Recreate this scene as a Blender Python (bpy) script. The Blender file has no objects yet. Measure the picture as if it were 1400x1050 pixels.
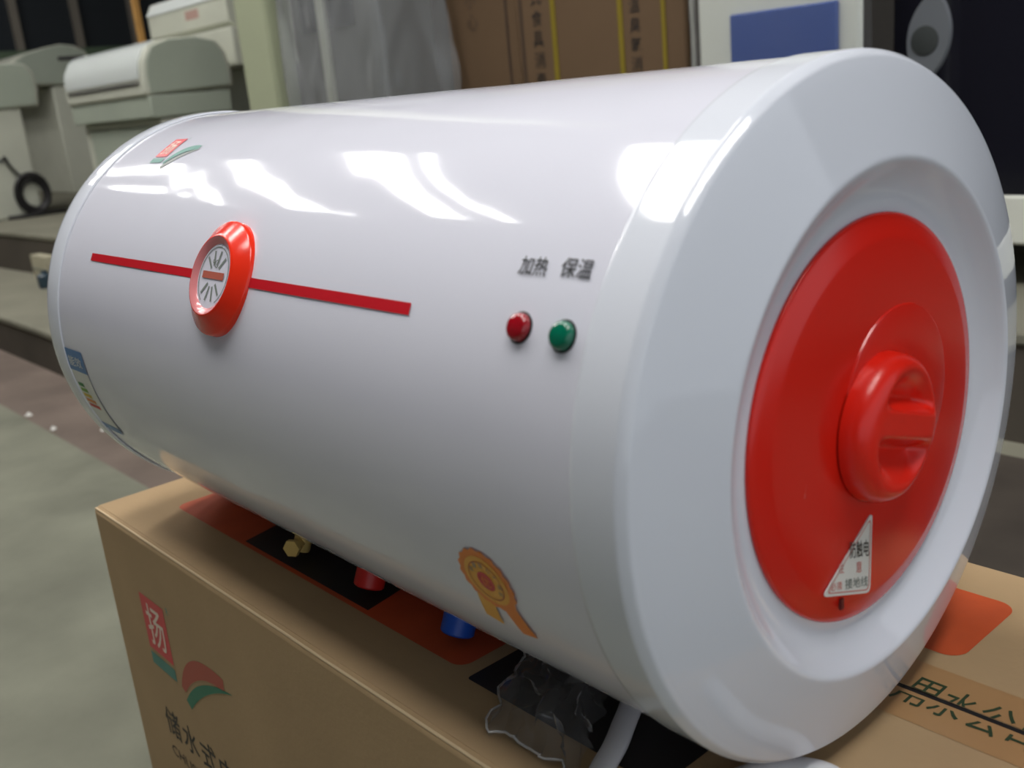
import bpy, bmesh, math, random
from mathutils import Vector, Matrix, noise
random.seed(7)
S = bpy.context.scene
COL = S.collection
PI = math.pi
R_ = math.radians

# ------------------------------------------------------------------ camera, sky, exposure
cd = bpy.data.cameras.new('camera'); cam = bpy.data.objects.new('camera', cd); COL.objects.link(cam)
yaw, pit, rol = 2.4412, -0.2833, -0.0960
fw = Vector((math.cos(pit)*math.cos(yaw), math.cos(pit)*math.sin(yaw), math.sin(pit)))
rt = fw.cross(Vector((0, 0, 1))).normalized(); up = rt.cross(fw)
c_, s_ = math.cos(rol), math.sin(rol)
X = c_*rt + s_*up; Y = -s_*rt + c_*up
m = Matrix((X, Y, -fw)).transposed().to_4x4(); m.translation = Vector((0.2883, -0.4999, 0.8507))
cam.matrix_world = m
cd.sensor_width = 36; cd.lens = 1392.3/1400*36; cd.clip_start = .02; cd.clip_end = 60
cd.dof.use_dof = True; cd.dof.focus_distance = 0.78; cd.dof.aperture_fstop = 8
S.camera = cam

w = bpy.data.worlds.new('sky'); S.world = w; w.use_nodes = True
w.node_tree.nodes['Background'].inputs[0].default_value = (.86, .92, 1, 1)
w.node_tree.nodes['Background'].inputs[1].default_value = 0.62
S.view_settings.view_transform = 'Standard'; S.view_settings.look = 'None'
S.view_settings.gamma = 1; S.view_settings.use_curve_mapping = False
S.view_settings.exposure = 0.37
PANEL = 16.0          # brightness of the ceiling lamp panels

# ------------------------------------------------------------------ materials
def srgb(r, g, b):
    f = lambda c: (c/255/12.92 if c/255 <= .04045 else ((c/255+.055)/1.055)**2.4)
    return (f(r), f(g), f(b), 1)
def mat(name, col, rough=.5, metal=0, spec=.5, var=0, scale=20, bump=0, bscale=60, coat=0, emit=0, detail=4, var2=None, stretch=None):
    m = bpy.data.materials.new(name); m.use_nodes = True
    nt = m.node_tree; b = nt.nodes['Principled BSDF']
    b.inputs['Base Color'].default_value = col; b.inputs['Roughness'].default_value = rough
    b.inputs['Metallic'].default_value = metal; b.inputs['Specular IOR Level'].default_value = spec
    b.inputs['Coat Weight'].default_value = coat
    if emit:
        b.inputs['Emission Color'].default_value = col; b.inputs['Emission Strength'].default_value = emit
    if var or bump:
        tc = nt.nodes.new('ShaderNodeTexCoord'); src = tc.outputs['Object']
        if stretch:
            mp = nt.nodes.new('ShaderNodeMapping'); mp.inputs['Scale'].default_value = stretch
            nt.links.new(src, mp.inputs[0]); src = mp.outputs[0]
    if var:
        n = nt.nodes.new('ShaderNodeTexNoise'); n.inputs['Scale'].default_value = scale; n.inputs['Detail'].default_value = detail
        nt.links.new(src, n.inputs['Vector'])
        r = nt.nodes.new('ShaderNodeValToRGB')
        lo = var2 or tuple(c*(1-var) for c in col[:3])+(1,)
        r.color_ramp.elements[0].color = lo; r.color_ramp.elements[1].color = tuple(min(1, c*(1+var*.6)) for c in col[:3])+(1,)
        r.color_ramp.elements[0].position = .3; r.color_ramp.elements[1].position = .7
        nt.links.new(n.outputs[0], r.inputs[0]); nt.links.new(r.outputs[0], b.inputs['Base Color'])
    if bump:
        n2 = nt.nodes.new('ShaderNodeTexNoise'); n2.inputs['Scale'].default_value = bscale; n2.inputs['Detail'].default_value = 5
        nt.links.new(src, n2.inputs['Vector'])
        bp = nt.nodes.new('ShaderNodeBump'); bp.inputs['Strength'].default_value = bump; bp.inputs['Distance'].default_value = .01
        nt.links.new(n2.outputs[0], bp.inputs['Height']); nt.links.new(bp.outputs[0], b.inputs['Normal'])
    return m
def film(name, tint=(.75, .78, .8, 1), clear=.72, rough=.15, edge=.6, gloss=.45):
    m = bpy.data.materials.new(name); m.use_nodes = True; nt = m.node_tree; nt.nodes.clear()
    o = nt.nodes.new('ShaderNodeOutputMaterial')
    t = nt.nodes.new('ShaderNodeBsdfTransparent'); t.inputs[0].default_value = (.93, .94, .95, 1)
    d = nt.nodes.new('ShaderNodeBsdfDiffuse'); d.inputs[0].default_value = tint
    g = nt.nodes.new('ShaderNodeBsdfGlossy'); g.inputs[0].default_value = (1, 1, 1, 1); g.inputs[1].default_value = rough
    lw = nt.nodes.new('ShaderNodeLayerWeight'); lw.inputs[0].default_value = .35
    mr = nt.nodes.new('ShaderNodeMapRange'); mr.inputs[1].default_value = .45; mr.inputs[2].default_value = .98
    mr.inputs[3].default_value = clear; mr.inputs[4].default_value = clear*edge
    nt.links.new(lw.outputs['Facing'], mr.inputs[0])
    m1 = nt.nodes.new('ShaderNodeMixShader'); nt.links.new(mr.outputs[0], m1.inputs[0])
    m2 = nt.nodes.new('ShaderNodeMixShader')
    nt.links.new(d.outputs[0], m1.inputs[1]); nt.links.new(t.outputs[0], m1.inputs[2])
    ml = nt.nodes.new('ShaderNodeMath'); ml.operation = 'MULTIPLY'; ml.inputs[1].default_value = gloss
    nt.links.new(lw.outputs['Fresnel'], ml.inputs[0]); nt.links.new(ml.outputs[0], m2.inputs[0]); nt.links.new(m1.outputs[0], m2.inputs[1]); nt.links.new(g.outputs[0], m2.inputs[2])
    nt.links.new(m2.outputs[0], o.inputs[0]); return m

M = {}
M['enamel'] = mat('white_enamel', (.71, .715, .80, 1), .06, spec=.6)
M['plastic'] = mat('white_plastic', (.70, .73, .80, 1), .07, spec=.55)
M['red_plastic'] = mat('red_plastic', srgb(212, 30, 16), .22, spec=.45)
M['red_knob'] = mat('red_knob_plastic', srgb(226, 34, 18), .28, spec=.45)
M['bezel'] = mat('orange_red_plastic', srgb(232, 48, 24), .2)
M['bezel_in'] = mat('pink_clear_rim', srgb(214, 132, 134), .15)
M['red_ink'] = mat('red_ink', srgb(196, 24, 38), .3)
M['logo_red'] = mat('logo_red_ink', srgb(205, 30, 40), .4)
M['orange_ink'] = mat('orange_ink', srgb(194, 80, 36), .6, var=.1, scale=30)
M['dim_red_ink'] = mat('dull_red_ink', srgb(172, 84, 66), .6)
M['green_ink'] = mat('green_ink', srgb(20, 112, 84), .5)
M['teal_ink'] = mat('teal_ink', srgb(66, 128, 116), .5)
M['dark_green_ink'] = mat('dark_green_ink', srgb(44, 62, 38), .5)
M['black_ink'] = mat('black_ink', srgb(22, 20, 22), .4)
M['carton_black'] = mat('carton_black_ink', srgb(34, 28, 26), .55)
M['brown_ink'] = mat('brown_ink', srgb(66, 50, 38), .6)
M['grey_ink'] = mat('grey_ink', srgb(122, 130, 124), .5)
M['faded_ink'] = mat('faded_red_ink', srgb(205, 120, 112), .5)
M['white_ink'] = mat('pale_ink', srgb(226, 206, 190), .5)
M['white_paper'] = mat('white_paper', srgb(222, 222, 216), .35)
M['blue_ink'] = mat('blue_ink', srgb(40, 108, 170), .35)
M['gold'] = mat('gold_foil_ink', srgb(232, 166, 52), .35)
M['gold2'] = mat('orange_foil_ink', srgb(228, 126, 34), .35)
M['dial'] = mat('dial_white', srgb(214, 214, 226), .3)
M['led_red'] = mat('red_lens', srgb(150, 12, 26), .1, coat=.5)
M['led_green'] = mat('green_lens', srgb(0, 104, 78), .1, coat=.5)
M['dark'] = mat('black_rubber', srgb(24, 22, 24), .5)
M['brass'] = mat('brass', srgb(226, 196, 120), .35, metal=.3)
M['cap_red'] = mat('red_pipe_cap', srgb(200, 40, 34), .4)
M['cap_blue'] = mat('blue_pipe_cap', srgb(30, 84, 190), .4)
M['cord'] = mat('white_cord', srgb(226, 226, 230), .35)
M['card'] = mat('cardboard', srgb(176, 149, 113), .75, spec=.25, var=.07, scale=9, bump=.05, bscale=180)
M['card_far'] = mat('brown_cardboard', srgb(102, 82, 62), .75, spec=.2, var=.06, scale=6, bump=.1, bscale=40)
M['tape'] = mat('parcel_tape', srgb(172, 134, 92), .3, spec=.5)
M['strap'] = mat('yellow_strap', srgb(130, 114, 36), .4)
M['concrete'] = mat('floor_concrete', srgb(120, 121, 107), .8, spec=.2, var=.30, scale=3.2, bump=.25, bscale=24, detail=8)
M['dirty'] = mat('dirty_floor_strip', srgb(110, 98, 90), .85, spec=.2, var=.25, scale=3.5, bump=.3, bscale=30, detail=8)
M['step'] = mat('step_concrete', srgb(126, 124, 110), .8, spec=.2, var=.14, scale=3, bump=.2, bscale=26, detail=7)
M['riser'] = mat('shaded_step_riser', srgb(84, 78, 70), .8, spec=.2, var=.15, scale=3)  # risers' shade put into their colour, darker than the treads
M['mat'] = mat('dark_tread_surface', srgb(66, 60, 54), .85, spec=.2, var=.25, scale=8, detail=6)
M['white_metal'] = mat('old_white_metal', srgb(192, 194, 180), .4, var=.06, scale=5)
M['hood'] = mat('glossy_white_lid', srgb(214, 220, 218), .14, spec=.6)
M['grey_panel'] = mat('grey_green_panel', srgb(162, 170, 156), .4, var=.05, scale=6)
M['slot'] = mat('dark_slot', srgb(60, 58, 60), .6)
M['pillar'] = mat('pale_green_paint', srgb(164, 170, 142), .6, var=.05, scale=4)
M['wood'] = mat('yellow_wood', srgb(176, 132, 70), .6, var=.15, scale=12)
M['black_glass'] = mat('black_glass', srgb(24, 24, 34), .08)
M['silver'] = mat('brushed_silver', srgb(116, 120, 126), .5)
M['silver2'] = mat('dark_silver', srgb(66, 70, 70), .45)
M['cabinet_grey'] = mat('grey_cabinet', srgb(78, 78, 76), .5)
M['navy'] = mat('blue_panel', srgb(42, 78, 156), .3)
M['dark_glass'] = mat('dark_window_glass', srgb(46, 50, 54), .12)
M['wall'] = mat('dark_wall_paint', srgb(58, 55, 52), .8, var=.12, scale=1.5)
M['dark_wall'] = mat('dark_shop_wall', srgb(66, 64, 62), .8)
M['ceiling'] = mat('roof_paint', srgb(150, 150, 150), .8, var=.06, scale=1)
M['frame'] = mat('window_frame', srgb(120, 114, 104), .6)
M['green_sill'] = mat('green_sill', srgb(84, 102, 80), .6)
M['lamp_panel'] = mat('ceiling_lamp_panel', (1, .98, .95, 1), .5, emit=PANEL)
M['white_panel'] = mat('white_panel', srgb(228, 230, 220), .35)
M['film'] = film('clear_film', clear=.80)
M['film_thin'] = film('thin_clear_film', clear=.93, edge=.95, gloss=.3)
M['bag'] = film('plastic_bag_film', tint=(.9, .88, .87, 1), clear=.93, rough=.12, edge=.75, gloss=.7)

# ------------------------------------------------------------------ builders
class MB:
    def __init__(s): s.v = []; s.f = []; s.m = []; s.mats = []
    def mi(s, mt):
        if mt not in s.mats: s.mats.append(mt)
        return s.mats.index(mt)
    def add(s, vs, fs, mt):
        o = len(s.v); k = s.mi(mt); s.v += [tuple(p) for p in vs]
        for f in fs: s.f.append(tuple(i+o for i in f)); s.m.append(k)
        return s
    def poly(s, pts, mt): return s.add(pts, [tuple(range(len(pts)))], mt)
    def box(s, a, b, mt):
        (x0, y0, z0), (x1, y1, z1) = a, b
        v = [(x0, y0, z0), (x1, y0, z0), (x1, y1, z0), (x0, y1, z0), (x0, y0, z1), (x1, y0, z1), (x1, y1, z1), (x0, y1, z1)]
        return s.add(v, [(0, 3, 2, 1), (4, 5, 6, 7), (0, 1, 5, 4), (1, 2, 6, 5), (2, 3, 7, 6), (3, 0, 4, 7)], mt)
    def lathe(s, prof, mt, n=96, at=(0, 0, 0), axis=None):
        """prof: (a, r) along the axis (default +x) ; r=0 closes"""
        ax = Vector(axis or (1, 0, 0)).normalized()
        e1 = ax.cross(Vector((0, 0, 1)) if abs(ax.z) < .9 else Vector((0, 1, 0))).normalized(); e2 = ax.cross(e1)
        at = Vector(at); vs = []; fs = []; rings = []
        for a, r in prof:
            if r < 1e-6: rings.append([len(vs)]); vs.append(at+ax*a)
            else:
                rings.append(list(range(len(vs), len(vs)+n)))
                for i in range(n):
                    t = 2*PI*i/n; vs.append(at+ax*a+(e1*math.cos(t)+e2*math.sin(t))*r)
        for A, B in zip(rings, rings[1:]):
            for i in range(n):
                j = (i+1) % n
                if len(A) == 1 and len(B) == 1: continue
                if len(A) == 1: fs.append((A[0], B[j], B[i]))
                elif len(B) == 1: fs.append((A[i], A[j], B[0]))
                else: fs.append((A[i], A[j], B[j], B[i]))
        return s.add(vs, fs, mt)
    def tube(s, pts, r, mt, n=12, flat=1.0):
        P = [Vector(p) for p in pts]; vs = []; fs = []
        prev = Vector((0, 0, 1))
        for i, p in enumerate(P):
            d = (P[min(i+1, len(P)-1)]-P[max(i-1, 0)]).normalized()
            a = prev-d*prev.dot(d)
            a = a.normalized() if a.length > 1e-5 else d.orthogonal().normalized()
            prev = a; b = d.cross(a)
            for k in range(n):
                t = 2*PI*k/n; vs.append(p+(a*math.cos(t)*flat+b*math.sin(t))*r)
        for i in range(len(P)-1):
            for k in range(n):
                l = (k+1) % n; fs.append((i*n+k, i*n+l, (i+1)*n+l, (i+1)*n+k))
        fs.append(tuple(range(n))[::-1]); fs.append(tuple((len(P)-1)*n+k for k in range(n)))
        return s.add(vs, fs, mt)
    def prism(s, prof, x0, x1, mt):
        """(y, z) outline pushed along x"""
        n = len(prof); vs = [(x0, y, z) for y, z in prof]+[(x1, y, z) for y, z in prof]
        fs = [tuple(range(n))[::-1], tuple(range(n, 2*n))]+[(i, (i+1) % n, n+(i+1) % n, n+i) for i in range(n)]
        return s.add(vs, fs, mt)
    def build(s, name, parent=None, smooth=None, bevel=0, seg=2, origin=None):
        me = bpy.data.meshes.new(name)
        o0 = Vector(origin) if origin else Vector((0, 0, 0))
        me.from_pydata([tuple(Vector(v)-o0) for v in s.v], [], s.f)
        for mt in s.mats: me.materials.append(mt)
        me.polygons.foreach_set('material_index', s.m)
        bm = bmesh.new(); bm.from_mesh(me); bmesh.ops.recalc_face_normals(bm, faces=bm.faces[:]); bm.to_mesh(me); bm.free()
        if smooth is not None:
            me.shade_smooth()
            if smooth < 180: me.set_sharp_from_angle(angle=R_(smooth))
        ob = bpy.data.objects.new(name, me); COL.objects.link(ob)
        if parent:
            ob.parent = parent
            q = Vector((0, 0, 0)); p_ = parent
            while p_: q += p_.location; p_ = p_.parent
            ob.location = o0-q
        else: ob.location = o0
        if bevel:
            b = ob.modifiers.new('bevel', 'BEVEL'); b.width = bevel; b.segments = seg; b.limit_method = 'ANGLE'
            b.harden_normals = False
            me.shade_smooth(); me.set_sharp_from_angle(angle=R_(50))
        return ob
def thing(name, label, cat, loc, group=None):
    o = bpy.data.objects.new(name, None); COL.objects.link(o); o.location = loc; o.empty_display_size = .1
    o['label'] = label; o['category'] = cat
    if group: o['group'] = group
    return o
def tag(o, label, cat, group=None):
    o['label'] = label; o['category'] = cat
    if group: o['group'] = group
    return o
def struct(o): o['kind'] = 'structure'; return o
_tx = {}
def text_shape(s):
    if s not in _tx:
        cu = bpy.data.curves.new('t', 'FONT'); cu.body = s; cu.size = 1; cu.resolution_u = 3; cu.offset = .006; cu.fill_mode = 'FRONT'
        ob = bpy.data.objects.new('t', cu); COL.objects.link(ob)
        dg = bpy.context.evaluated_depsgraph_get(); dg.update()
        me = ob.evaluated_get(dg).to_mesh()
        V = [(v.co.x, v.co.y) for v in me.vertices]; F = [tuple(p.vertices) for p in me.polygons]
        ob.evaluated_get(dg).to_mesh_clear(); bpy.data.objects.remove(ob); bpy.data.curves.remove(cu)
        xs = [v[0] for v in V]; ys = [v[1] for v in V]
        x0, x1, y0, y1 = min(xs), max(xs), min(ys), max(ys)
        _tx[s] = ([((x-x0)/(x1-x0), (y-y0)/(y1-y0)) for x, y in V], F)
    return _tx[s]
def put_text(mb, s, u0, u1, v0, v1, mp, mt):
    V, F = text_shape(s)
    mb.add([mp(u0+a*(u1-u0), v0+b*(v1-v0)) for a, b in V], F, mt)
def rect(mb, u0, u1, v0, v1, mp, mt, nu=1, nv=1):
    vs = [mp(u0+(u1-u0)*i/nu, v0+(v1-v0)*j/nv) for j in range(nv+1) for i in range(nu+1)]
    fs = [(j*(nu+1)+i, j*(nu+1)+i+1, (j+1)*(nu+1)+i+1, (j+1)*(nu+1)+i) for j in range(nv) for i in range(nu)]
    mb.add(vs, fs, mt)
def disc(mb, cu, cv, ru, rv, mp, mt, n=40, rin=0, a0=0, a1=360):
    vs = []; fs = []
    for i in range(n+1):
        t = R_(a0+(a1-a0)*i/n)
        for k in (rin, 1) if rin else (0.001, .5, 1): vs.append(mp(cu+ru*k*math.cos(t), cv+rv*k*math.sin(t)))
    q = 2 if rin else 3
    for i in range(n):
        for k in range(q-1): fs.append((i*q+k, i*q+k+1, (i+1)*q+k+1, (i+1)*q+k))
    mb.add(vs, fs, mt)
def crescent(mb, pts_top, pts_bot, mp, mt):
    n = len(pts_top); vs = [mp(*p) for p in pts_top]+[mp(*p) for p in pts_bot]
    mb.add(vs, [(i, i+1, n+i+1, n+i) for i in range(n-1)], mt)
def brand_logo(mb, u, v, k, mp, arc_top, arc_low, banner):
    """square emblem with a pale sign, banner below it and two arcs to its right; k = side of the emblem"""
    rect(mb, u, u+.063*k, v, v+.067*k, lambda a, b: mp(a, b), M['logo_red'], 4, 4)
    up_ = lambda a, b: mp(a, b, 1)
    put_text(mb, '扬', u+.010*k, u+.053*k, v+.008*k, v+.059*k, up_, M['white_ink'])
    rect(mb, u, u+.063*k, v-.020*k, v-.005*k, lambda a, b: mp(a, b), banner, 4, 1)
    put_text(mb, 'R', u+.072*k, u+.077*k, v+.064*k, v+.072*k, mp, banner)
    def bez(p0, p1, p2, n=14):
        return [((1-t)**2*p0[0]+2*t*(1-t)*p1[0]+t*t*p2[0], (1-t)**2*p0[1]+2*t*(1-t)*p1[1]+t*t*p2[1]) for t in [i/n for i in range(n+1)]]
    q = lambda P: [(u+a*k, v+b*k) for a, b in P]
    crescent(mb, q(bez((.074, -.020), (.100, .046), (.190, .036))), q(bez((.082, -.024), (.125, .022), (.188, .022))), mp, arc_top)
    crescent(mb, q(bez((.080, -.034), (.122, .016), (.207, .026))), q(bez((.090, -.041), (.138, .006), (.207, .026))), mp, arc_low)

# ------------------------------------------------------------------ structure
b = MB(); b.box((-9.6, -7, -.12), (4, .31, 0), M['concrete']); struct(b.build('floor'))
b = MB(); b.box((-9.6, .31, -.12), (4, .576, -.001), M['dirty']); struct(b.build('trim_1'))
b = MB(); b.prism([(.576, -.12), (.576, .130), (1.6, .130), (1.6, -.12)], -9.6, 4, M['riser']); struct(b.build('trim_2'))
b = MB(); b.prism([(.570, .130), (.570, .155), (1.6, .155), (1.6, .130)], -9.6, 4, M['step']); struct(b.build('trim_3', bevel=.006))
def skew(x): return 1.035+(x+5.8)*.0458
b = MB(); v = [(-9.6, skew(-9.6), .155), (4, skew(4), .155), (4, 4.4, .155), (-9.6, 4.4, .155)]
b.add(v+[(x, y, .335) for x, y, z in v], [(0, 1, 5, 4), (1, 2, 6, 5), (2, 3, 7, 6), (3, 0, 4, 7), (0, 3, 2, 1)], M['riser'])
struct(b.build('trim_4'))
b = MB(); v = [(-9.6, skew(-9.6)-.006, .335), (4, skew(4)-.006, .335), (4, 4.4, .335), (-9.6, 4.4, .335)]
b.add(v+[(x, y, .36) for x, y, z in v], [(0, 3, 2, 1), (4, 5, 6, 7), (0, 1, 5, 4), (1, 2, 6, 5), (2, 3, 7, 6), (3, 0, 4, 7)], M['step'])
struct(b.build('trim_5', bevel=.006))
b = MB(); b.box((-9.7, 4.2, 0), (4, 4.35, 3.75), M['wall']); struct(b.build('wall_back'))
b = MB()
for (y0, y1, z0, z1) in ((-7, 1.2, 0, 3.75), (1.2, 4.2, 0, 1.47), (1.2, 4.2, 2.9, 3.75)): b.box((-9.75, y0, z0), (-9.6, y1, z1), M['wall'])
struct(b.build('wall_left'))
wn = bpy.data.objects.new('window_1', None); COL.objects.link(wn); wn.location = (-9.6, 2.7, 2.2); wn['kind'] = 'structure'
for i in range(6):
    y = 1.5+.53*i; b = MB(); b.box((-9.66, y-.5, 1.54), (-9.64, y+.03, 2.9), M['dark_glass']); b.build('pane', wn)
for i in range(6):
    y = 1.52+.53*i; b = MB(); b.box((-9.66, y-.03, 1.54), (-9.58, y+.03, 2.9), M['frame']); b.build('mullion', wn)
b = MB(); b.box((-9.66, 1.2, 1.47), (-9.5, 4.2, 1.54), M['green_sill']); b.build('sill', wn)
b = MB(); b.box((-9.7, -3.35, 0), (1.6, -3.2, 3.75), M['dark_wall']); struct(b.build('wall_front'))  # unseen wall, added dark to cut the light from this side
# roof with lamp panels under it, shaped after the tank's streak highlights
H = 3.6
PAN = [[(-7.02, .40), (-6.92, .40), (-6.45, -1.05), (-6.62, -1.05)], [(-6.22, .52), (-5.92, .52), (-5.08, -1.1), (-5.45, -1.1)],
       [(-4.72, .64), (-4.44, .68), (-3.80, -1.1), (-4.02, -1.1)], [(-4.13, .64), (-4.09, .64), (-3.48, -1.1), (-3.52, -1.1)],
       [(-2.62, .66), (-2.20, .68), (-2.05, -.95), (-2.50, -.95)], [(-1.10, .66), (-.70, .66), (-.30, -1.1), (-.70, -1.1)], [(.5, .66), (.9, .66), (1.3, -1.1), (.9, -1.1)],  # rightmost panels are unseen additions that brighten the carton
       [(-8.55, .02), (-8.45, .14), (-7.02, .40), (-7.02, .12)], [(-8.2, -.62), (-8.2, -.52), (-7.25, -.50), (-7.20, -.72)]]
b = MB(); b.box((-9.7, -7, H), (4, 4.3, H+.1), M['ceiling']); struct(b.build('ceiling'))
for i, q in enumerate(PAN):
    b = MB(); b.add([(x, y, H-.03) for x, y in q]+[(x, y, H) for x, y in q], [(0, 1, 2, 3), (7, 6, 5, 4)]+[(k, (k+1) % 4, 4+(k+1) % 4, 4+k) for k in range(4)], M['lamp_panel'])
    struct(b.build('window_%d' % (i+2)))  # unseen ceiling lamps, not window openings
b = MB(); b.box((-.95, .70, .1551), (.6, 1.20, .161), M['mat'])  # thin slab forming the dark stretch of tread
tag(b.build('dark_tread', bevel=.002), 'dark stretch of the low step behind the carton at right', 'mat')

# ------------------------------------------------------------------ carton under the heater
TOP = .44
ct = thing('carton', 'large tan cardboard carton lying under the white water heater', 'carton', (-.362, .048, 0))
b = MB(); b.box((-.854, -.1745, 0), (.13, .27, .4396), M['card']); b.build('body', ct, bevel=.007, seg=3)
b = MB(); b.box((-.8480, -.1685, .4385), (.1240, .0672, TOP), M['card']); b.build('flap', ct, bevel=.0003, seg=1)
b = MB(); b.box((-.8480, .0722, .4385), (.1240, .2640, TOP), M['card']); b.build('flap', ct, bevel=.0003, seg=1)
b = MB(); b.tube([(-.848+.0974*i, -.17245+.0002*math.sin(i*2.1), .43755) for i in range(11)], .0013, mat('pale_crease_highlight', srgb(206, 182, 146), .7), 8); b.build('crease_highlight', ct, smooth=60)  # pale strip paints the highlight on the worn front crease
b = MB(); b.box((-.847, .0673, .4385), (.1235, .0721, .43972), M['dark']); b.build('seam', ct)
topm = lambda h: (lambda u, v, l=0: (u, v, TOP+h+.0002*l))
b = MB(); rect(b, -.80, .126, .036, .0671, topm(.0003), M['tape']); rect(b, -.80, .126, .0723, .104, topm(.0003), M['tape'])
tp = b.build('tape', ct)
b = MB()
for i, chs in enumerate(('用', '水', '公', '司')):
    x = -.010+.0245*i
    V, F = text_shape(chs)
    for lo, hi, off in ((0, .42, -.0055), (.42, 1, .0030)):
        bm = bmesh.new(); vv = [bm.verts.new((a, c, 0)) for a, c in V]
        for f in F:
            try: bm.faces.new([vv[k] for k in f])
            except ValueError: pass
        for cut, keep in ((lo, 1), (hi, -1)):
            if 0 < cut < 1:
                bmesh.ops.bisect_plane(bm, geom=bm.verts[:]+bm.edges[:]+bm.faces[:], plane_co=(0, cut, 0), plane_no=(0, keep, 0), clear_inner=True)
        bm.verts.index_update()
        b.add([(x+.021*q.co.x+(off*.4), (.0575+off+.0260*q.co.y), TOP+.0006) for q in bm.verts], [tuple(q.index for q in f.verts) for f in bm.faces], M['dark_green_ink'])
        bm.free()
b.build('tape_lettering', tp)
def panel(name, x0, x1, y0, y1, mt, r=.012, h=.0003, inner=None):
    b = MB(); pts = []
    for cx, cy, a in ((x1-r, y1-r, 0), (x0+r, y1-r, 90), (x0+r, y0+r, 180), (x1-r, y0+r, 270)):
        for i in range(7): t = R_(a+15*i); pts.append((cx+r*math.cos(t), cy+r*math.sin(t), TOP+h))
    b.poly(pts, mt)
    if inner: b.poly([(inner[0], inner[2], TOP+h+.0002), (inner[1], inner[2], TOP+h+.0002), (inner[1]-.012, inner[3], TOP+h+.0002), (inner[0]-.014, inner[3], TOP+h+.0002)], M['carton_black'])
    return b.build(name, ct)
panel('red_print', -.766, -.261, -.113, .005, M['orange_ink'], inner=(-.612, -.392, -.108, -.05))
panel('black_print', -.2475, -.065, -.118, .005, M['carton_black'], r=.003)
panel('red_print', -.50, .003, .122, .217, M['orange_ink'], r=.014)
fr = lambda u, v, l=0: (u, -.1749-.0002*l, v)
b = MB(); brand_logo(b, -.756, .298, 1, fr, M['dim_red_ink'], M['green_ink'], M['teal_ink']); b.build('logo_print', ct)
b = MB()
for i, c in enumerate('储水式电热水器'): put_text(b, c, -.755+.0455*i, -.717+.0455*i, .190, .226, fr, M['carton_black'])
put_text(b, 'CHUSHUISHI DIANRESHUIQI', -.755, -.44, .158, .174, fr, M['brown_ink'])
b.build('lettering', ct)

# ------------------------------------------------------------------ water heater
HZ = .652; RB = .2
wh = thing('water_heater', 'white horizontal water heater with red round end cover on a carton', 'water heater', (-.39, 0, .44))
def cyl(h): return lambda x, th, l=0: (x, -(RB+h+.0002*l)*math.cos(R_(th)), HZ+(RB+h+.0002*l)*math.sin(R_(th)))
# enamelled shell, a little uneven like rolled sheet
b = MB(); nx, na = 150, 200; vs = []; fs = []
for i in range(nx+1):
    x = -.762+(.745)*i/nx
    for j in range(na):
        t = 2*PI*j/na
        p = Vector((x*9, math.cos(t)*1.1, math.sin(t)*1.1))
        fade = min(1, (x+.762)/.05, (-.0336-x)/.05) if x < -.0336 else 0
        r = RB+.00055*noise.noise(p+Vector((3, 1, 7)))*max(0, fade)+.00013*noise.noise(p*2.6)*max(0, fade)
        vs.append((x, -r*math.cos(t), HZ+r*math.sin(t)))
for i in range(nx):
    for j in range(na):
        k = (j+1) % na; fs.append((i*na+j, i*na+k, (i+1)*na+k, (i+1)*na+j))
b.add(vs, fs, M['enamel']); b.build('shell', wh, smooth=180)
ax = lambda prof: [(a, r) for a, r in prof]
b = MB(); b.lathe([(-.736, .2003), (-.737, .2016), (-.742, .2022), (-.762, .2022), (-.769, .2012), (-.7735, .1985), (-.780, .188), (-.792, .160), (-.798, .12), (-.800, .001), (-.800, 0)], M['plastic'], 160, (0, 0, HZ))
b.build('rear_cap', wh, smooth=40)
prof = [(-.0340, .1995), (-.0338, .2006), (-.0330, .2010), (-.0315, .2012), (-.030, .2012), (-.018, .2012), (-.0070, .2012), (-.0062, .2012), (-.0052, .2010), (-.0042, .2004), (-.0012, .1984), (-.0003, .1976), (.0003, .1966), (.0007, .1952)]
prof += [(.0007+.0149*t**.93, .1952-.0472*t) for t in (.02, .06, .12, .2, .3, .4, .5, .6, .7, .8, .9, .97, 1)]
prof += [(.0161, .1465), (.0162, .1452), (.0158, .1438), (.0146, .1422), (.0122, .1398), (.0095, .1365), (.0068, .1325), (.0046, .1280), (.0034, .1235), (.0030, .1190), (.0030, .110), (.0030, 0)]
b = MB(); b.lathe(prof, M['plastic'], 192, (0, 0, HZ)); b.build('front_cap', wh, smooth=50)
b = MB(); b.lathe([(.0029, .1150), (.0032, .1162), (.0044, .1164), (.0054, .1160), (.0062, .1148), (.0072, .112), (.0088, .1055), (.0094, .1035), (.0098, .1015), (.0104, .06), (.0106, 0)], M['red_plastic'], 160, (0, 0, HZ))
b.lathe([(.0104, .0550), (.0112, .0546), (.0116, .0535), (.0117, .03), (.0117, 0)], M['red_plastic'], 96, (0, .017, HZ+.009))
cover = b.build('red_cover', wh, smooth=40)
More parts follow.
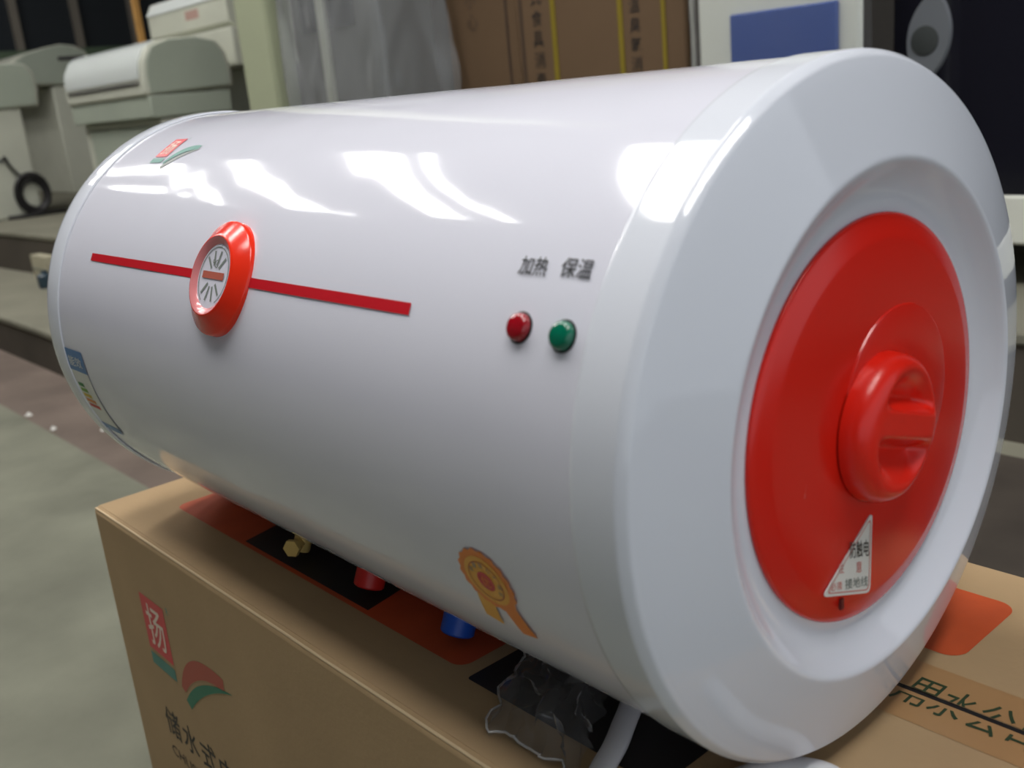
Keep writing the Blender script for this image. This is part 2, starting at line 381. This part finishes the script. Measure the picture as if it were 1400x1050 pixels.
# knob : round, two finger hollows above and below a grip bar
b = MB(); nr, na = 60, 120; vs = [(0, 0, 0)]; fs = []
K0 = Vector((.0113, -.003, HZ-.001)); KR = .0425
def ss(a, b_, x): t = max(0, min(1, (x-a)/(b_-a))); return t*t*(3-2*t)
def kh(u, v):
    a_ = R_(-18); u0, v0 = u, v; u, v = u*math.cos(a_)+v*math.sin(a_), -u*math.sin(a_)+v*math.cos(a_)
    q = math.hypot(u, v)/KR
    h = .0165*(1-max(0, q)**9)**.5 if q < 1 else 0
    e = abs((u-.0045)/.034)
    inside = 1-ss(.62, 1.02, math.hypot(e, v/.040))
    d = abs(v-.0035); bar = ss(.0060, .0150, d); ramp = max(0, 1-max(0, d-.013)/.025)
    return max(0, h-.0125*inside*bar*ramp)
vs = []
for i in range(nr+1):
    q = KR*(i/nr)**.8
    for j in range(na):
        t = 2*PI*j/na; u, v = q*math.cos(t), q*math.sin(t); vs.append(K0+Vector((kh(u, v), u, v)))
for i in range(nr):
    for j in range(na):
        k = (j+1) % na; fs.append((i*na+j, i*na+k, (i+1)*na+k, (i+1)*na+j))
b.add(vs, fs, M['red_knob']); b.build('knob', cover, smooth=180)
# warning triangle
b = MB(); dm = lambda u, v, l=0: (.0111+.0002*l, u, v)
A, B_, C_ = (-.0095, .602), (-.0115, .5515), (-.0610, .5695)
cen = [(A[i]+B_[i]+C_[i])/3 for i in (0, 1)]
def rounded(P, r, k=5):
    out = []
    for i in range(3):
        p = Vector(P[i]); a = (Vector(P[i-1])-p).normalized(); c = (Vector(P[(i+1) % 3])-p).normalized()
        for j in range(k+1):
            t = j/k; q = (p+a*r)*(1-t)**2+p*2*t*(1-t)+(p+c*r)*t*t; out.append(tuple(q))
    return out
o = rounded([A, B_, C_], .005)
b.add([dm(u, v) for u, v in o]+[(x-.0006, y, z) for x, y, z in [dm(u, v) for u, v in o]], [tuple(range(len(o)))]+[(i, (i+1) % len(o), len(o)+(i+1) % len(o), len(o)+i) for i in range(len(o))], M['white_paper'])
o2 = [(cen[0]+(u-cen[0])*.90, cen[1]+(v-cen[1])*.90) for u, v in o]; o3 = [(cen[0]+(u-cen[0])*.86, cen[1]+(v-cen[1])*.86) for u, v in o]
n = len(o2); b.add([dm(*p, 1) for p in o2]+[dm(*p, 1) for p in o3], [(i, (i+1) % n, n+(i+1) % n, n+i) for i in range(n)], M['faded_ink'])
dt = lambda u, v: dm(u, v-.32*(u+.026), 1)
put_text(b, '防触电', -.0335, -.0132, .5795, .5900, dt, M['black_ink'])
put_text(b, '注', -.0455, -.0395, .5712, .5772, dt, M['faded_ink']); put_text(b, '意', -.0270, -.0210, .5702, .5772, dt, M['faded_ink'])
put_text(b, '必须', -.0535, -.0415, .5612, .5662, dt, M['faded_ink']); put_text(b, '接地线', -.0385, -.0145, .5608, .5674, dt, M['grey_ink'])
b.build('warning_sticker', cover)
b = MB(); b.box((.0098, -.0425, .5535), (.0112, -.0395, .5600), mat('dark_red_slot', srgb(92, 8, 10), .5)); b.build('drain_slot', cover)
b = MB(); b.add([dm(-.0775, .6325), dm(-.0765, .6345), dm(-.0745, .6405), dm(-.0757, .6368)], [(0, 1, 2, 3)], M['white_paper']); b.build('scratch_glint', cover)  # nick in the cover, its tiny specular glint painted white
# red stripe, thermometer, lamps and their lettering
b = MB(); rect(b, -.664, -.171, 24.25, 26.25, cyl(.0006), M['red_ink'], 60, 2); b.build('stripe', wh)
GA = R_(25.2); gn = Vector((0, -math.cos(GA), math.sin(GA))); gt = Vector((0, math.sin(GA), math.cos(GA)))
gc = Vector((-.402, 0, HZ))+gn*(RB-.004)
tg = MB(); tg.lathe([(0, .0425), (.0052, .0424), (.0066, .0416), (.0128, .0312), (.0140, .0300), (.0142, .0290)], M['bezel'], 96, gc, gn)
tg.lathe([(.0142, .0290), (.0138, .0280), (.0118, .0242), (.0108, .0236)], M['bezel_in'], 96, gc, gn)
gauge = tg.build('thermometer', wh, smooth=40)
dmap = lambda u, v, l=0: tuple(gc+gn*(.0110+.0003*l)+Vector((1, 0, 0))*u+gt*v)
b = MB(); disc(b, 0, 0, .0240, .0240, dmap, M['dial'], 48)
dl1 = lambda u, v: dmap(u, v, 1)
for k in (1, 2, 3, 4, 7, 8, 9, 10):
    a = R_(30*k+15)
    d0, d1 = (.008, .0190); e = (-math.sin(a), math.cos(a)); ww = .0011
    b.add([dl1(d*math.cos(a)+s*e[0]*ww, d*math.sin(a)+s*e[1]*ww) for d, s in ((d0, -1), (d1, -1), (d1, 1), (d0, 1))], [(0, 1, 2, 3)], M['grey_ink'])
disc(b, 0, 0, .0218, .0218, dl1, M['grey_ink'], 48, rin=.965, a0=-60, a1=240)
dl2 = lambda u, v: dmap(u, v, 2)
rect(b, -.0165, .0165, -.0022, .0030, dl2, M['dim_red_ink'])
put_text(b, '℃', -.005, .005, .006, .012, dl2, M['grey_ink'])
b.build('dial', gauge)
for x, th, mt in ((-.0795, 25.2, 'led_red'), (-.0490, 25.0, 'led_green')):
    a = R_(th); n_ = Vector((0, -math.cos(a), math.sin(a))); c0 = Vector((x, 0, HZ))+n_*(RB-.001)
    b = MB(); b.lathe([(0, .0072), (.0030, .0072), (.0046, .0066), (.0056, .0052), (.0058, 0)], M[mt], 40, c0, n_)
    ld = b.build('indicator_lamp', wh, smooth=40); ld['label'] = 'red indicator lamp' if mt == 'led_red' else 'green indicator lamp'
    b = MB(); b.lathe([(0, .0082), (.0014, .0082), (.0016, .0072)], M['dark'], 40, c0, n_); b.build('gasket', ld, smooth=40)
for s, x0, x1, y in (('加热', -.0925, -.0725, 34.25), ('保温', -.0635, -.0425, 34.5)):
    b = MB(); put_text(b, s, x0, x1, y-1.45, y+1.45, cyl(.0007), M['black_ink']); b.build('lettering', wh)
b = MB()
lm = lambda u, v, l=0: cyl(.0006)(u, v/RB*180/PI, l)
brand_logo(b, -.648, R_(56.2)*RB, .40, lm, M['teal_ink'], M['grey_ink'], M['teal_ink']); b.build('logo_print', wh)
# energy label
b = MB(); q = cyl(.0006)
rect(b, -.737, -.690, -28, -1.2, q, M['white_paper'], 2, 20); q1 = lambda x, t: q(x, t, 1)
rect(b, -.737, -.690, -7.6, -1.2, q1, M['blue_ink'], 2, 6)
for i, c in enumerate(((40, 130, 60), (120, 170, 60), (220, 190, 60), (224, 140, 60), (210, 70, 60))):
    rect(b, -.731, -.716+.0035*i, -11.4-1.7*i-1.2, -11.4-1.7*i, q1, mat('energy_bar', srgb(*c), .5), 2, 2)
rect(b, -.737, -.690, -28, -25.4, q1, M['blue_ink'], 2, 3)
put_text(b, '能效', -.732, -.697, -6.2, -3.2, lambda x, t: q(x, t, 2), M['white_paper'])
b.build('energy_label', wh)
# award rosette sticker
b = MB(); k_ = 180/PI/RB; RC = (-.1150, -17.3)
rm = lambda l: (lambda u, v: q(RC[0]+u, RC[1]+v*k_, l))
for sx in (-1, 1):
    P = [(.002*sx, -.010), (.016*sx, -.012), (.022*sx, -.037), (.013*sx, -.0335), (.008*sx, -.040)]
    V = []
    for i in range(9):
        t = i/8; V += [rm(0)(.002*sx+(.006*sx)*t, -.010-.030*t), rm(0)(.016*sx+.006*sx*t, -.012-.025*t)]
    b.add(V, [(2*i, 2*i+1, 2*i+3, 2*i+2) for i in range(8)], M['gold'] if sx < 0 else M['gold2'])
n = 72; pts = [(.0222*(1+.035*math.cos(18*2*PI*i/n))*math.cos(2*PI*i/n), .0212*(1+.035*math.cos(18*2*PI*i/n))*math.sin(2*PI*i/n)) for i in range(n)]
V = [rm(1)(0, 0)]+[rm(1)(.5*u, .5*v) for u, v in pts]+[rm(1)(u, v) for u, v in pts]
b.add(V, [(0, 1+i, 1+(i+1) % n) for i in range(n)]+[(1+i, 1+n+i, 1+n+(i+1) % n, 1+(i+1) % n) for i in range(n)], M['gold2'])
disc(b, 0, 0, .0175, .0168, rm(2), M['gold'], 48)
disc(b, 0, 0, .0140, .0135, rm(3), M['dim_red_ink'], 48, rin=.95)
for k in range(7):
    a = R_(150-30*k-0); put_text(b, '质量放心产品好'[k], .0115*math.cos(a)-.0018, .0115*math.cos(a)+.0018, .0112*math.sin(a)-.0018, .0112*math.sin(a)+.0018, rm(3), M['grey_ink'])
disc(b, 0, 0, .0070, .0066, rm(3), M['red_ink'], 32)
put_text(b, '优', -.0038, .0038, -.0036, .0036, rm(4), M['gold2'])
b.build('award_sticker', wh)
# pipe ends under the shell
for nm, x, mt, r in (('relief_valve', -.530, 'brass', .0085), ('pipe_cap', -.415, 'cap_red', .0135), ('pipe_cap', -.292, 'cap_blue', .0135)):
    a = R_(-66); n_ = Vector((0, -math.cos(a), math.sin(a))); c0 = Vector((x, 0, HZ))+n_*(RB-.004)
    b = MB(); b.lathe([(0, r*.75), (.006, r*.75), (.007, r), (.026, r), (.0275, r*.9), (.0275, 0)], M[mt], 24, c0, n_)
    if nm == 'relief_valve':
        b.lathe([(0, .006), (.016, .006), (.017, .0085), (.022, .0085), (.022, 0)], M[mt], 6, c0+n_*.018, (.5, -.85, .1))
    o = b.build(nm, wh, smooth=40)
    o['label'] = {'brass': 'brass relief valve', 'cap_red': 'red pipe cap', 'cap_blue': 'blue pipe cap'}[mt]
def smoothpath(P, n=10):
    P = [Vector(p) for p in P]; out = []
    for i in range(len(P)-1):
        p0, p1, p2, p3 = P[max(i-1, 0)], P[i], P[i+1], P[min(i+2, len(P)-1)]
        for k in range(n):
            t = k/n; out.append(.5*((2*p1)+(p2-p0)*t+(2*p0-5*p1+4*p2-p3)*t*t+(3*p1-p0-3*p2+p3)*t**3))
    out.append(P[-1]); return out
b = MB(); b.tube(smoothpath([(-.128, -.040, .4530), (-.130, -.062, .4500), (-.120, -.085, .4475), (-.107, -.110, .4462), (-.094, -.138, .4462), (-.075, -.158, .4462), (-.052, -.150, .4462), (-.036, -.105, .4462), (-.024, -.070, .4455), (-.008, -.052, .4455), (.014, -.050, .4455), (.045, -.080, .4462), (.10, -.10, .4462)]), .0082, M['cord'], 14, flat=.6)
b.build('power_cord', wh, smooth=60)
# plastic bag lying by the cord
b = MB(); n1, n2 = 44, 32; vs = []; fs = []
for i in range(n1+1):
    for j in range(n2+1):
        u, v = i/n1, j/n2
        y = -.146+.088*v; x = -.134-.6*(y+.06)-.020-.085*(1-u)
        p = Vector((u*3.2, v*3.0, .3))
        env = max(0, math.sin(PI*u))**.6*max(0, math.sin(PI*v))**.6
        cr = abs(noise.noise(p*1.1))*1.3+abs(noise.noise(p*2.3))*.35
        z = TOP+.002+env*(.010+.020*cr+.0012*noise.noise(p*6)); z = min(z, .652-math.sqrt(.2015**2-min(.0, y+.012)**2)-.006)
        dx = -abs(.012*noise.noise(p*2.2+Vector((9, 0, 0)))); dy = .012*noise.noise(p*2.2+Vector((0, 9, 0)))
        vs.append((x+dx, y+dy, z))
for i in range(n1):
    for j in range(n2): a = i*(n2+1)+j; fs.append((a, a+1, a+n2+2, a+n2+1))
rim_ = [vs[i*(n2+1)] for i in range(n1, -1, -2)]+[vs[j] for j in range(0, n2+1, 2)]
b.add(vs, fs, M['bag'])
o = b.build('plastic_bag', smooth=180, origin=(-.117, -.098, TOP))
tag(o, 'crumpled clear plastic bag lying under the white power cord on the carton', 'plastic bag')
b = MB(); b.tube([(x, y, z+.0012+.004*abs(noise.noise(Vector((x*40, y*40, 0))))) for x, y, z in rim_],   .0009, film('film_edge_highlight', tint=(.95, .94, .93, 1), clear=.62), 8); b.build('edge_highlight', o, smooth=60)  # whiter tube along the hem paints the bag's edge highlights

# ------------------------------------------------------------------ white machines on the platform at left
PZ = .36
def machine(name, label, x0, x1, head, body, skirt, slot=None, plinth=None, group=None, legs=False):
    ym = sum(p[0] for p in head)/len(head)
    t = thing(name, label, 'washing machine', ((x0+x1)/2, ym, PZ), group)
    b = MB(); b.prism(head, x0, x1, M['white_metal']); hd = b.build('hood', t, bevel=.012, seg=3)
    b = MB(); b.prism([(y+(ym-y)*.10, z+(zz-z)*.06) for (y, z), zz in zip(head, [sum(p[1] for p in head)/len(head)]*len(head))], x1, x1+.006, M['grey_panel']); b.build('side_panel', hd, bevel=.003)
    y0, y1, z0, z1 = body; b = MB(); b.box((x0+.02, y0, z0), (x1-.015, y1, z1), M['white_metal']); bd = b.build('body', t, bevel=.012)
    if skirt: b = MB(); b.box((x0+.005, skirt[0], skirt[2]), (x1, skirt[1], skirt[3]), M['grey_panel']); b.build('skirt', t, bevel=.006)
    if slot: b = MB(); b.box((x1+.004, slot[0], slot[2]), (x1+.010, slot[1], slot[3]), M['slot']); b.build('handle_slot', hd)
    if plinth: b = MB(); b.box((x0+.06, y0+.03, PZ), (x1-.03, y1-.02, z0), M['slot']); b.build('plinth', t)
    return t
hd = [(1.290, .952), (1.287, 1.03), (1.296, 1.092), (1.330, 1.150), (1.42, 1.176), (1.55, 1.180), (1.640, 1.160), (1.678, 1.110), (1.690, 1.05), (1.690, .966)]
t = machine('washing_machine', 'white rounded-hood machine nearest the pale pillar, under the white box', -4.95, -4.0, hd, (1.34, 1.62, .52, .862), (1.300, 1.668, .862, .952), plinth=True)
b = MB(); b.prism([(1.2845, 1.02), (1.283, 1.06), (1.290, 1.095), (1.318, 1.143), (1.345, 1.163), (1.38, 1.174), (1.38, 1.168), (1.345, 1.155), (1.32, 1.136), (1.296, 1.09), (1.289, 1.06)], -4.92, -4.03, M['hood']); b.build('lid', t, bevel=.002)
b = MB(); b.box((-4.9, 1.283, 1.000), (-4.05, 1.292, 1.010), M['slot']); b.build('lid_gap', t)
b = MB(); b.box((-4.85, 1.334, .56), (-4.08, 1.345, .83), M['grey_panel']); b.build('door', t, bevel=.004)
hd2 = [(1.175, .995), (1.175, 1.22), (1.20, 1.25), (1.50, 1.255), (1.575, 1.242), (1.610, 1.196), (1.618, 1.10), (1.603, 1.000)]
t = machine('washing_machine', 'grey hooded machine at far left edge with black cable coil on it', -7.2, -6.36, hd2, (1.13, 1.50, .36, .995), None)
b = MB(); b.box((-6.374, 1.20, .70), (-6.362, 1.36, .712), M['slot']); b.build('ledge', t)
hd3 = [(2.00, 1.20), (1.985, 1.30), (2.02, 1.37), (2.12, 1.42), (2.272, 1.455), (2.40, 1.476), (2.50, 1.462), (2.58, 1.42), (2.62, 1.34), (2.62, 1.16)]
t = machine('washing_machine', 'farthest white machine with dark slot, behind the grey hooded machine', -9.1, -8.1, hd3, (2.28, 2.56, .36, 1.17), None, slot=(2.36, 2.56, 1.355, 1.385))
# cable coil
b = MB(); CY, CZ = 1.45, .485; P = []
for i in range(131):
    a = 2*PI*i/26; rr = .088+.014*math.sin(a*.37+1)+.008*math.sin(a*.61)
    P.append((-6.335+.022*math.sin(a*.43), CY+rr*.95*math.cos(a), CZ+.008+rr*1.12*math.sin(a)))
b.tube(P, .012, M['dark'], 7)
b.tube(smoothpath([(-6.33, 1.33, .73), (-6.33, 1.36, .66), (-6.33, 1.41, .59)], 6), .009, M['dark'], 7)
b.tube(smoothpath([(-6.33, 1.28, .372), (-6.31, 1.38, .372), (-6.30, 1.50, .374), (-6.32, 1.62, .374)], 6), .012, M['dark'], 7)
tag(b.build('cable_coil', smooth=60, origin=(-6.33, 1.45, .36)), 'black coiled cable against the side of the far left machine', 'cable')
# cabinet behind with the white box on top
t = thing('cabinet', 'white cabinet carrying the white box, behind the nearest hooded machine', 'cabinet', (-4.55, 1.95, PZ))
b = MB(); b.box((-5.15, 1.80, .36), (-4.45, 2.15, 1.05), M['white_metal']); b.build('body', t, bevel=.01)
b = MB(); b.box((-5.17, 1.72, 1.05), (-4.00, 2.17, 1.212), M['white_metal']); b.build('top', t, bevel=.006)
t = thing('range_hood', 'white flat box with a bright top edge on the cabinet left of pillar', 'box', (-4.5, 1.9, 1.212))
b = MB(); b.prism([(1.755, 1.240), (1.755, 1.345), (1.785, 1.395), (2.10, 1.40), (2.10, 1.213), (1.80, 1.213)], -4.93, -4.08, M['white_metal']); b.build('body', t, bevel=.006)
b = MB(); b.prism([(1.750, 1.345), (1.782, 1.400), (2.0, 1.404), (2.0, 1.401), (1.786, 1.396), (1.755, 1.344)], -4.93, -4.08, M['hood']); b.build('cover', t)
b = MB(); b.box((-4.50, 1.7535, 1.285), (-4.36, 1.756, 1.325), mat('pale_pink_ink', srgb(178, 146, 136), .5)); b.build('pink_print', t)
b = MB(); b.box((-5.085, 1.75, 1.213), (-5.05, 1.78, 1.75), M['wood']); tag(b.build('batten', bevel=.003, origin=(-5.067, 1.765, 1.213)), 'yellow-brown wooden batten standing beside the white box', 'batten')
# items on the low step
b = MB(); b.box((-5.07, 1.000, .155), (-4.84, 1.05, .275), mat('beige_block', srgb(176, 170, 146), .7, var=.1, scale=20)); b.box((-5.07, .998, .205), (-4.84, .999, .212), M['grey_ink'])
tag(b.build('foam_block', bevel=.006, origin=(-4.95, 1.025, .155)), 'small beige block on the low step behind the heater', 'block')
b = MB(); b.lathe([(0, .0), (0, .03), (.004, .034), (.058, .036), (.064, .03), (.068, .014), (.080, .014), (.082, 0)], mat('navy_bottle', srgb(44, 62, 74), .3), 24, (-4.68, .935, .155), (0, 0, 1))
tag(b.build('bottle', smooth=40, origin=(-4.68, .935, .155)), 'dark blue bottle on the low step at the heater edge', 'bottle')
for i, (x, y, r, l) in enumerate(((-3.055, .328, .022, 'leftmost white scrap on the dirty floor strip by the step'), (-2.82, .326, .018, 'smaller white scrap on the floor strip, right of the first'), (-2.66, .417, .018, 'white scrap on the floor strip nearest the heater bottom'))):
    b = MB(); P = [(x+r*c*random.uniform(.5, 1), y+r*s*random.uniform(.4, .9), 0) for c, s in [(math.cos(a), math.sin(a)) for a in (0, 1.1, 2.2, 3.4, 4.6, 5.5)]]
    b.add([(px, py, .001) for px, py, _ in P]+[(x, y, .012)], [(k, (k+1) % 6, 6) for k in range(6)]+[(5, 4, 3, 2, 1, 0)], M['white_paper'])
    tag(b.build('paper_scrap', origin=(x, y, 0)), l, 'scrap')

# ------------------------------------------------------------------ pillar, wrapped goods and cartons at the back
b = MB(); b.box((-3.055, 1.25, PZ), (-2.845, 1.345, 3.58), M['pillar'])
tag(b.build('pillar', bevel=.012, origin=(-2.95, 1.30, PZ)), 'pale green square pillar between white machines and film-wrapped cabinet', 'pillar')
def wrap(name, mt, parent, x0, x1, y0, y1, z0, z1, amp=.02, gap=.02, seed=0, flare=0):
    """film round three sides and the top of a box: pleated sheet"""
    b = MB(); path = [(x0-gap, y1), (x0-gap, y0-gap), (x1+gap, y0-gap), (x1+gap, y1)]
    L = [y1-y0+gap, x1-x0+2*gap, y1-y0+gap]; T = sum(L); nu, nv = 150, 46; vs = []; fs = []
    for i in range(nu+1):
        s = T*i/nu; k = 0
        while k < 2 and s > L[k]: s -= L[k]; k += 1
        f = s/L[k]; p = Vector(path[k]).lerp(Vector(path[k+1]), f)
        nrm = [Vector((-1, 0)), Vector((0, -1)), Vector((1, 0))][k]
        for j in range(nv+1):
            z = z0+(z1-z0)*j/nv; w_ = T*i/nu
            q = Vector((w_*7+z*1.2, z*1.6+seed, seed)); q2 = Vector((w_*12-z*5, z*4, seed+3)); q3 = Vector((w_*6+z*3, z*6, seed+11))
            d = amp*(abs(noise.noise(q))*1.6+.55*abs(noise.noise(q2))+.8*abs(noise.noise(q3)))
            d += flare*max(0, w_/T-.62)/.38*(.5+.5*math.sin(z*9))
            vs.append((p.x+nrm.x*d, p.y+nrm.y*d, z))
    for i in range(nu):
        for j in range(nv): a = i*(nv+1)+j; fs.append((a, a+1, a+nv+2, a+nv+1))
    b.add(vs, fs, mt); return b.build(name, parent, smooth=180)
t = thing('wrapped_cabinet', 'grey cabinet under wrinkled clear film beside the pale green pillar', 'cabinet', (-2.35, 1.38, PZ))
b = MB(); b.box((-2.73, 1.275, PZ), (-2.26, 1.48, 1.60), M['cabinet_grey']); b.build('body', t, bevel=.01)
b = MB(); b.box((-2.665, 1.268, 1.065), (-2.575, 1.28, 1.50), M['black_glass']); b.build('door', t, bevel=.003)
b = MB(); b.box((-2.500, 1.268, 1.065), (-2.37, 1.28, 1.50), M['black_glass']); b.build('door', t, bevel=.003)
b = MB(); b.box((-2.560, 1.262, .50), (-2.520, 1.28, 1.58), M['white_metal']); b.build('handle_bar', t, bevel=.003)
wrap('film_cover', M['film'], t, -2.755, -2.235, 1.262, 1.49, PZ+.003, 1.62, amp=.016, gap=.010, seed=2, flare=.03)
# two tall cartons
def tall_carton(label, x0, x1, y0, text, straps, seam=None):
    t = thing('carton', label, 'carton', ((x0+x1)/2, y0+.25, PZ))
    b = MB(); b.box((x0, y0, PZ), (x1, y0+.5, 1.75), M['card_far']); b.build('body', t, bevel=.008)
    f = lambda u, v, l=0: (u, y0-.0006-.0002*l, v)
    for s, x, z, k, mt in text:
        b = MB()
        for i, c in enumerate(s): put_text(b, c, x-k/2, x+k/2, z-i*k*1.28-k/2, z-i*k*1.28+k/2, f, M[mt])
        b.build('lettering', t)
    for x, wd in straps:
        b = MB(); b.box((x-wd/2, y0-.0025, PZ+.002), (x+wd/2, y0+.002, 1.752), M['strap']); b.build('strap', t)
    if seam:
        b = MB(); rect(b, seam, seam+.012, PZ+.02, 1.74, f, M['brown_ink']); b.build('printed_line', t)
    return t
tall_carton('left of two brown cartons behind the heater, beside the film-wrapped cabinet', -2.25, -1.93, 1.52,
            [('小心', -2.13, 1.10, .047, 'brown_ink')], [], seam=-1.985)
tall_carton('right of two brown cartons behind the heater, with yellow straps', -1.915, -1.3257, 1.50,
            [('立式食具消毒柜', -1.834, 1.1268, .042, 'carton_black'), ('高温臭氧消毒柜', -1.4846, 1.0594, .036, 'carton_black')],
            [(-1.770, .016), (-1.532, .015), (-1.393, .012)], seam=-1.902)
# wrapped white appliance with a blue panel
t = thing('wrapped_appliance', 'white appliance with blue front panel wrapped in clear plastic', 'appliance', (-1.02, 1.5, PZ))
b = MB(); b.box((-1.222, 1.41, PZ), (-.826, 1.432, 1.50), M['white_panel']); b.build('body', t, bevel=.012)
b = MB(); b.box((-1.128, 1.400, .72), (-.870, 1.412, .954), M['navy']); b.build('blue_panel', t, bevel=.004)
wrap('film_cover', M['film_thin'], t, -1.226, -.822, 1.398, 1.436, PZ+.003, 1.52, amp=.008, gap=.004, seed=9)
# black glass-fronted cabinet at right
t = thing('black_cabinet', 'black glass-fronted cabinet with silver oval badge on a white base', 'cabinet', (-.35, 1.85, PZ))
b = MB(); b.box((-.86, 1.62, .55), (.25, 2.1, 1.45), M['dark']); b.build('body', t, bevel=.01)
b = MB(); b.box((-.86, 1.600, .550), (.25, 1.62, 1.45), M['black_glass']); b.build('glass_front', t, bevel=.003)
b = MB(); b.box((-.86, 1.595, .451), (.25, 2.1, .55), M['white_panel']); b.build('base', t, bevel=.006)
for x in (-.80, .19):
    for y in (1.64, 2.04):
        b = MB(); b.lathe([(0, 0), (0, .022), (.091, .026), (.091, 0)], M['dark'], 20, (x, y, PZ), (0, 0, 1)); b.build('foot', t, smooth=40)
# pointed-oval badge: two arcs meeting at the tips, tilted a little
bc = Vector((-.781, 1.599, .868)); bw, bh = .0475, .092; pts = []
for i in range(25): f_ = -1+2*i/24; pts.append((bw*(1-f_*f_)**.75, bh*f_))
for i in range(1, 24): f_ = 1-2*i/24; pts.append((-bw*(1-f_*f_)**.75, bh*f_))
tl = R_(-7); rot = lambda u, v: (u*math.cos(tl)-v*math.sin(tl), u*math.sin(tl)+v*math.cos(tl))
n = len(pts); b = MB(); F0 = [(bc.x+rot(u, v)[0], 1.6005, bc.z+rot(u, v)[1]) for u, v in pts]; F1 = [(bc.x+rot(u*.93, v*.95)[0], 1.592, bc.z+rot(u*.93, v*.95)[1]) for u, v in pts]
b.add(F0+F1, [tuple(range(n, 2*n))]+[(i, (i+1) % n, n+(i+1) % n, n+i) for i in range(n)], M['silver'])
bd = b.build('badge', t, smooth=30)
b = MB(); b.lathe([(0, .030), (.003, .029), (.004, .026), (.004, 0)], M['silver2'], 40, (bc.x-.006, 1.593, bc.z-.006), (0, -1, 0)); b.build('badge_centre', bd, smooth=30)
